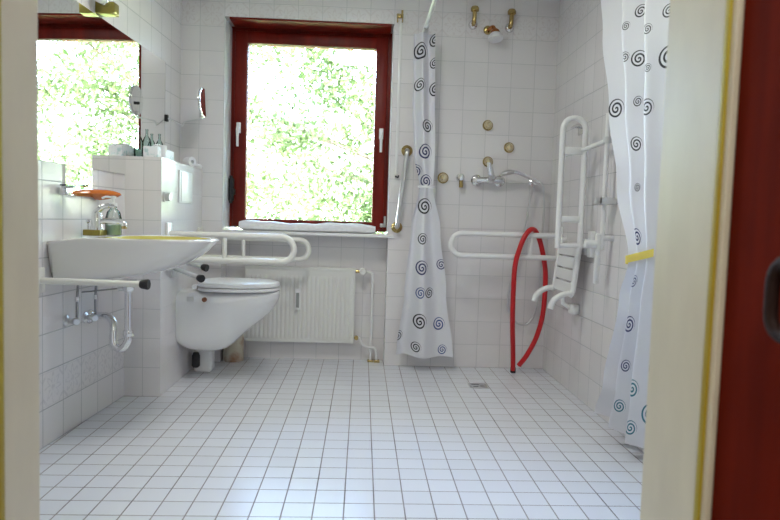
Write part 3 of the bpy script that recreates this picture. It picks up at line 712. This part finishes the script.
t = thing('towel_hook', 'small chrome hook bar on the right wall behind the arched rail', 'hook', (XR, 3.5, 1.50))
hk = B(XR - .006, XR - .0005, 3.45, 3.56, 1.47, 1.53, bev=.002)
for y in (3.46, 3.55): sweep(hk, [(XR - .004, y, 1.515), (XR - .045, y, 1.515)], .006)
sweep(hk, [(XR - .045, 3.45, 1.515), (XR - .045, 3.56, 1.515)], .006)
obj('hook_bar', hk, M['chrome'], t)

# floor drain
t = thing('floor_drain', 'square steel floor drain in the shower floor', 'drain', (.703, 3.58, 0))
obj('drain_frame', box(box(box(B(.648, .758, 3.525, 3.535, .0005, .004), .648, .758, 3.625, 3.635, .0005, .004), .648, .658, 3.535, 3.625, .0005, .004), .748, .758, 3.535, 3.625, .0005, .004), M['satin'], t)
gr = B(.658, .748, 3.535, 3.625, .0005, .0015); 
for k in range(5): box(gr, .664, .742, 3.541 + k * .018, 3.549 + k * .018, .0012, .0034)
obj('grate', gr, M['satin'], t)
ds = B(.672, .70, 3.55, 3.56, .0012, .0038)
obj('slot', ds, M['black'], t); obj('slot', B(.715, .738, 3.565, 3.575, .0012, .0038), M['black'], t); obj('slot', B(.668, .712, 3.60, 3.61, .0012, .0038), M['black'], t)

# ------------------------------------------------------------------ curtains
def sheet(fn, nu, nv, uvfn):
    bm = bmesh.new(); uvl = bm.loops.layers.uv.new('UVMap')
    V = [[bm.verts.new(fn(i / nu, j / nv)) for i in range(nu + 1)] for j in range(nv + 1)]
    for j in range(nv):
        for i in range(nu):
            f = bm.faces.new((V[j][i], V[j][i + 1], V[j + 1][i + 1], V[j + 1][i]))
            for lp, (a, b_) in zip(f.loops, ((i, j), (i + 1, j), (i + 1, j + 1), (i, j + 1))): lp[uvl].uv = uvfn(a / nu, b_ / nv)
    return bm
def lerp_tab(tab, z):
    for (a, *b), (c, *d) in zip(tab, tab[1:]):
        if z <= c:
            t = (z - a) / (c - a); t = t * t * (3 - 2 * t)
            return [p + (q - p) * t for p, q in zip(b, d)]
    return list(tab[-1][1:])
#SPIRALS  centre u, centre v, radius on the cloth, ink
SPIR_L = [(0.481, 1.985, 0.042, 'k'), (0.373, 1.917, 0.056, 'k'), (0.479, 1.85, 0.035, 'k'), (0.364, 1.714, 0.042, 'k'), (0.485, 1.692, 0.046, 'k'), (0.424, 1.466, 0.043, 'k'), (0.405, 1.308, 0.05, 'n'), (0.334, 1.195, 0.04, 'n'), (0.4, 1.128, 0.043, 'n'), (0.391, 0.97, 0.054, 'k'), (0.377, 0.767, 0.039, 'k'), (0.367, 0.586, 0.05, 'n'), (0.524, 0.609, 0.036, 'n'), (0.357, 0.429, 0.039, 'b'), (0.429, 0.429, 0.036, 'k'), (0.354, 0.248, 0.054, 'k'), (0.512, 0.226, 0.048, 'b'), (0.189, 0.135, 0.04, 'k'), (0.327, 0.068, 0.04, 'k'), (0.541, 0.045, 0.037, 'b')]
SPIR_R = [(0.33, 1.795, 0.029, 'k'), (0.586, 1.727, 0.029, 'k'), (0.497, 1.681, 0.023, 'k'), (0.265, 1.75, 0.02, 'k'), (0.253, 1.613, 0.025, 'k'), (0.318, 1.591, 0.039, 'k'), (0.593, 1.545, 0.049, 'k'), (0.497, 1.522, 0.019, 'k'), (0.043, 1.409, 0.046, 'k'), (0.311, 1.409, 0.024, 'k'), (0.497, 1.363, 0.037, 'k'), (0.62, 1.386, 0.031, 'k'), (0.295, 1.227, 0.034, 'k'), (0.634, 1.204, 0.031, 'k'), (0.295, 1.045, 0.019, 'k'), (0.634, 1.045, 0.031, 'k'), (0.259, 0.841, 0.037, 'n'), (0.62, 0.863, 0.04, 'n'), (0.253, 0.659, 0.028, 'n'), (0.62, 0.659, 0.032, 'n'), (0.265, 0.477, 0.038, 'n'), (0.634, 0.5, 0.045, 'n'), (0.287, 0.295, 0.029, 'n'), (0.607, 0.318, 0.037, 'n'), (0.491, 0.227, 0.038, 't'), (0.28, 0.114, 0.032, 't'), (0.504, 0.068, 0.033, 't'), (0.593, 0.136, 0.046, 't')]
#END
# left: bunched round its tie, hanging from the rail end next to the window
LCY = 3.90
ltab = [(z, (a + b) / 2, (b - a) / 2, am) for z, a, b, am in ((.075, .236, .598, .06), (.12, .241, .591, .06), (.52, .279, .538, .05), (.90, .304, .486, .045), (1.167, .347, .432, .03), (1.39, .306, .437, .035), (1.7, .289, .426, .04), (2.105, .283, .412, .04))]
def lfn(s, v):
    z = .075 + 2.03 * v; cx, hw, am = lerp_tab(ltab, z)
    ph = 2 * PI * 1.5 * s + .6
    return Vector((cx + hw * (2 * s - 1), LCY + am * math.sin(ph) * (.7 + .3 * math.sin(3 * s + 2)) + .012 * math.sin(5 * z + 6 * s) - .0, z + .005 * math.sin(9 * s) * max(0, 1 - v * 6) + .022 * max(0, 1 - v * 8)))
def luv(s, v): return (.4 + (s - .5) * 2.5 * lerp_tab(ltab, .075 + 2.03 * v)[1], v * 2.03)
t = thing('shower_curtain', 'white curtain with dark spirals gathered narrow next to the window', 'shower curtain', (.38, LCY, .07), 'spiral shower curtains')
obj('curtain_fabric', sheet(lfn, 90, 90, luv), curtainmat('curtain fabric left', SPIR_L), t, solid=False)
rg = [[(.390 + .052 * math.cos(a) , LCY + .044 * math.sin(a), z) for a in [2 * PI * k / 24 for k in range(24)]] for z in (1.160, 1.175)]
obj('tie_band', loft(rg, False, False), M['towel'], t)
# right: gathered with a yellow ribbon, along the right wall
rtab = [  # z, y at far edge, x at far edge, y near edge, x near edge, fold depth
    (.075, 2.80, 1.125, 2.38, 1.165, .038), (.25, 2.72, 1.125, 2.38, 1.165, .036), (.65, 2.60, 1.12, 2.38, 1.162, .028), (.82, 2.535, 1.118, 2.38, 1.16, .02),
    (1.13, 2.685, 1.12, 2.38, 1.162, .028), (1.5, 2.83, 1.125, 2.38, 1.165, .033), (1.85, 2.945, 1.125, 2.38, 1.165, .036), (2.12, 3.01, 1.125, 2.38, 1.165, .037)]
# pleats: how far along the cloth's line, and how far out of it
rsec = spline([Vector((a, f, 0)) for a, f in ((0, -.7), (.12, .1), (.27, 1), (.34, .2), (.36, -.9), (.50, .1), (.62, .95), (.68, .2), (.70, -.9), (.85, .05), (1, .9))], 12)
rlen = [0]
for a, b_ in zip(rsec, rsec[1:]): rlen.append(rlen[-1] + math.hypot((b_.x - a.x) * .45, (b_.y - a.y) * .035))
def rfn(s, v):
    z = .075 + 2.045 * v; y0, x0, y1, x1, am = lerp_tab(rtab, z)
    p = rsec[min(int(round(s * (len(rsec) - 1))), len(rsec) - 1)]
    return Vector((x0 + (x1 - x0) * p.x + am * p.y, y0 + (y1 - y0) * p.x, z + .02 * math.sin(5 * s + 1) * max(0, 1 - v * 6)))
t = thing('shower_curtain', 'white curtain with dark spirals tied back by a yellow ribbon beside the doorway', 'shower curtain', (1.12, 2.6, .07), 'spiral shower curtains')
obj('curtain_fabric', sheet(rfn, len(rsec) - 1, 90, lambda s, v: (rlen[int(round(s * (len(rsec) - 1)))] * 1.1, v * 2.045)), curtainmat('curtain fabric right', SPIR_R), t, solid=False)
bm = bmesh.new(); y0, x0, y1, x1, am = lerp_tab(rtab, .83)
cl = [(x0 + .004, y0 + .018), (x0 - .012, y0 + .016), (x0 - .024, y0 + .008)] + [(x0 + (x1 - x0) * k / 12 - am - .005, y0 + (y1 - y0) * k / 12) for k in range(13)]
V = [(bm.verts.new((x, y, .806 + .24 * (y0 - y))), bm.verts.new((x, y, .838 + .24 * (y0 - y)))) for x, y in cl]
for a, b_ in zip(V, V[1:]): bm.faces.new((a[0], b_[0], b_[1], a[1]))
bmesh.ops.solidify(bm, geom=bm.faces[:], thickness=.002)
obj('tie_ribbon', bm, M['yellow'], t)

# curtain rail
t = thing('curtain_rail', 'white curtain rail running from the window wall above the shower', 'curtain rail', (.35, YB, 2.13))
obj('rail_tube', tube(fillet([(.350, YB - .012, 2.128), (.350, 2.2, 2.128), (1.1, 2.2, 2.128), (XR - .012, 2.2, 2.128)], .12), .0125), M['white'], t)
for p, d in (((.350, YB - .0005, 2.128), (0, -1, 0)), ((XR - .0005, 2.2, 2.128), (-1, 0, 0))):
    obj('end_flange', lathe([(.030, 0), (.028, .012), (.016, .03)], p, d), M['white'], t)
for k in range(6):
    obj('curtain_ring', lathe([(.018, -.002), (.018, .002), (.0145, .002), (.0145, -.002)], (.352, 3.85 + k * .022, 2.123), (0, 1, 0), 18), M['plastic'], t)

# ------------------------------------------------------------------ outside
struct('ground_outside', B(-14, 14, YW + .3, 30, -.9, -.6), M['earth'])
def leaves(bm, centre, rad, n, size, rnd, squash=1.):
    c = Vector(centre)
    for _ in range(n):
        d = Vector((rnd.gauss(0, 1), rnd.gauss(0, 1), rnd.gauss(0, 1))).normalized()
        p = c + Vector((d.x, d.y, d.z * squash)) * rad * (rnd.random() ** .4)
        nrm = (d + Vector((rnd.gauss(0, .6), rnd.gauss(0, .6), rnd.gauss(0, .6) + .5))).normalized()
        a = nrm.orthogonal().normalized(); a = (Matrix.Rotation(rnd.random() * 2 * PI, 3, nrm) @ a); b_ = nrm.cross(a)
        s = size * (.6 + .8 * rnd.random())
        vs = [bm.verts.new(p + q) for q in (a * s, b_ * s * .42 + nrm * s * .1, -a * s, -b_ * s * .42 + nrm * s * .1)]
        bm.faces.new(vs)
def tree(name, label, x, y, h, crown, nclump, nleaf, size, seed, m, zlow):
    rnd = random.Random(seed); t = thing(name, label, 'tree', (x, y, -.6))
    tr = tube(spline([(x, y, -.6), (x + .05, y, .8), (x - .05, y + .05, 2.2), (x + .05, y, h * .7)]), [.16] * 11 + [.13] * 10 + [.08] * 10)
    bm = bmesh.new(); cl = []
    for _ in range(nclump):
        a = rnd.random() * 2 * PI; r = crown * math.sqrt(rnd.random()); z = zlow + (h - zlow) * rnd.random()
        k = math.sqrt(max(.12, 1 - ((z - zlow - (h - zlow) * .4) / ((h - zlow) * .62)) ** 2))
        p = (x + r * k * math.cos(a), y + .6 * r * k * math.sin(a), z); cl.append(p)
        leaves(bm, p, .42 + .3 * rnd.random(), nleaf, size, rnd, .75)
    for p in cl[::9]:
        sweep(tr, spline([(x, y, .9 + .3 * (p[2])), ((x + p[0]) / 2, (y + p[1]) / 2, p[2] * .75 + .2), p], 5), [.05] * 6 + [.02] * 5, 6)
    obj('trunk', tr, M['bark'], t); obj('foliage', bm, M[m], t, smooth=False, solid=False)
tree('tree', 'sunlit leafy tree filling the window view', .6, 9.6, 5.6, 3.6, 190, 330, .05, 3, 'leaf', .1)
rnd = random.Random(11); bm = bmesh.new()
for k in range(120):
    leaves(bm, (-4.5 + 11 * rnd.random(), 12.5 + .8 * rnd.random(), -.3 + 3.6 * rnd.random()), .6, 110, .10, rnd)
tag(obj('hedge', bm, M['hedge'], smooth=False, solid=False, centre=True), 'pale sunlit hedge seen through gaps below the tree', 'hedge')

# the left wall and what hangs on it run about three degrees askew
piv = Matrix.Translation((XL, 3.245, 0)); SW = piv @ Matrix.Rotation(-.055, 4, 'Z') @ piv.inverted()
bpy.context.view_layer.update()
for o in list(SC.objects):
    if o.parent: continue
    n = o.name.split('.')[0]
    if n in ('wall_left', 'wall_mirror', 'mirror_lamp', 'glass_shelf', 'soap_dish'):
        o.matrix_world = SW @ o.matrix_world
    elif n in ('wash_basin', 'basin_tap', 'soap_dispenser', 'drain_trap') or o.name == 'support_bar':
        o.matrix_world = SW @ Matrix.Translation((0, .05, 0)) @ o.matrix_world
# ------------------------------------------------------------------ light
wd = bpy.data.worlds.new('World'); SC.world = wd; wd.use_nodes = True
nt = wd.node_tree; bg = nt.nodes['Background']
sky = nt.nodes.new('ShaderNodeTexSky'); sky.sky_type = 'NISHITA'; sky.sun_disc = False
sky.sun_elevation = math.radians(52); sky.sun_rotation = math.radians(170); sky.air_density = 1.; sky.dust_density = 1.; sky.ozone_density = 1.
nt.links.new(sky.outputs[0], bg.inputs['Color']); bg.inputs['Strength'].default_value = 4.6

def light(name, kind, loc, energy, col=(1, 1, 1), size=.3, rot=(0, 0, 0), **kw):
    d = bpy.data.lights.new(name, kind); d.energy = energy; d.color = col
    if kind == 'AREA': d.shape = kw.get('shape', 'DISK'); d.size = size; 
    if 'size_y' in kw: d.size_y = kw['size_y']
    if kind == 'POINT': d.shadow_soft_size = size
    o = bpy.data.objects.new(name, d); COL.objects.link(o); o.location = loc; o.rotation_euler = rot
    return o
s = light('sun', 'SUN', (0, -3, 10), 6., (1, .96, .88), rot=(math.radians(42), 0, math.radians(14))); s.data.angle = math.radians(.6)
light('bathroom_fill_light', 'AREA', (-.1, 2.5, ZC - .03), 6, (1, .985, .96), .5)  # added fill under the ceiling to brighten the room, no fixture
light('hall_fill_light', 'AREA', (0, -.6, ZC - .03), 9, (1, .95, .86), .4)  # added unseen fill behind the camera, brightens the doorway side
p = light('window_daylight_portal', 'AREA', ((gx0 + gx1) / 2, YW + .06, (gz0 + gz1) / 2), 1, size=gx1 - gx0, rot=(-PI / 2, 0, 0), shape='RECTANGLE', size_y=gz1 - gz0)
p.data.cycles.is_portal = True

# ------------------------------------------------------------------ camera
pit, yaw, rol, fpx, ch = 6.31397221e-02, 4.56723935e-02, 3.13128733e-02, 624.327400, .952238
cy, sy, cp, sp_ = math.cos(yaw), math.sin(yaw), math.cos(pit), math.sin(pit)
fw = Vector((sy * cp, cy * cp, -sp_)); r0 = Vector((cy, -sy, 0)); u0 = r0.cross(fw)
rv = r0 * math.cos(rol) + u0 * math.sin(rol); uv_ = u0 * math.cos(rol) - r0 * math.sin(rol)
cam = bpy.data.cameras.new('camera'); co = bpy.data.objects.new('camera', cam); COL.objects.link(co)
Mx = Matrix((rv, uv_, -fw)).transposed().to_4x4(); Mx.translation = Vector((0, 0, ch)); co.matrix_world = Mx
cam.sensor_width = 36; cam.lens = fpx * 36 / 780; cam.clip_start = .02; cam.clip_end = 200
cam.dof.use_dof = True; cam.dof.focus_distance = 3.4; cam.dof.aperture_fstop = 5.0
SC.camera = co
vs = SC.view_settings; vs.view_transform = 'Standard'; vs.look = 'None'; vs.gamma = 1; vs.use_curve_mapping = False
vs.exposure = 1.58
SC.cycles.max_bounces = 10; SC.cycles.transparent_max_bounces = 12; SC.cycles.use_denoising = True
SC.cycles.sample_clamp_indirect = 6
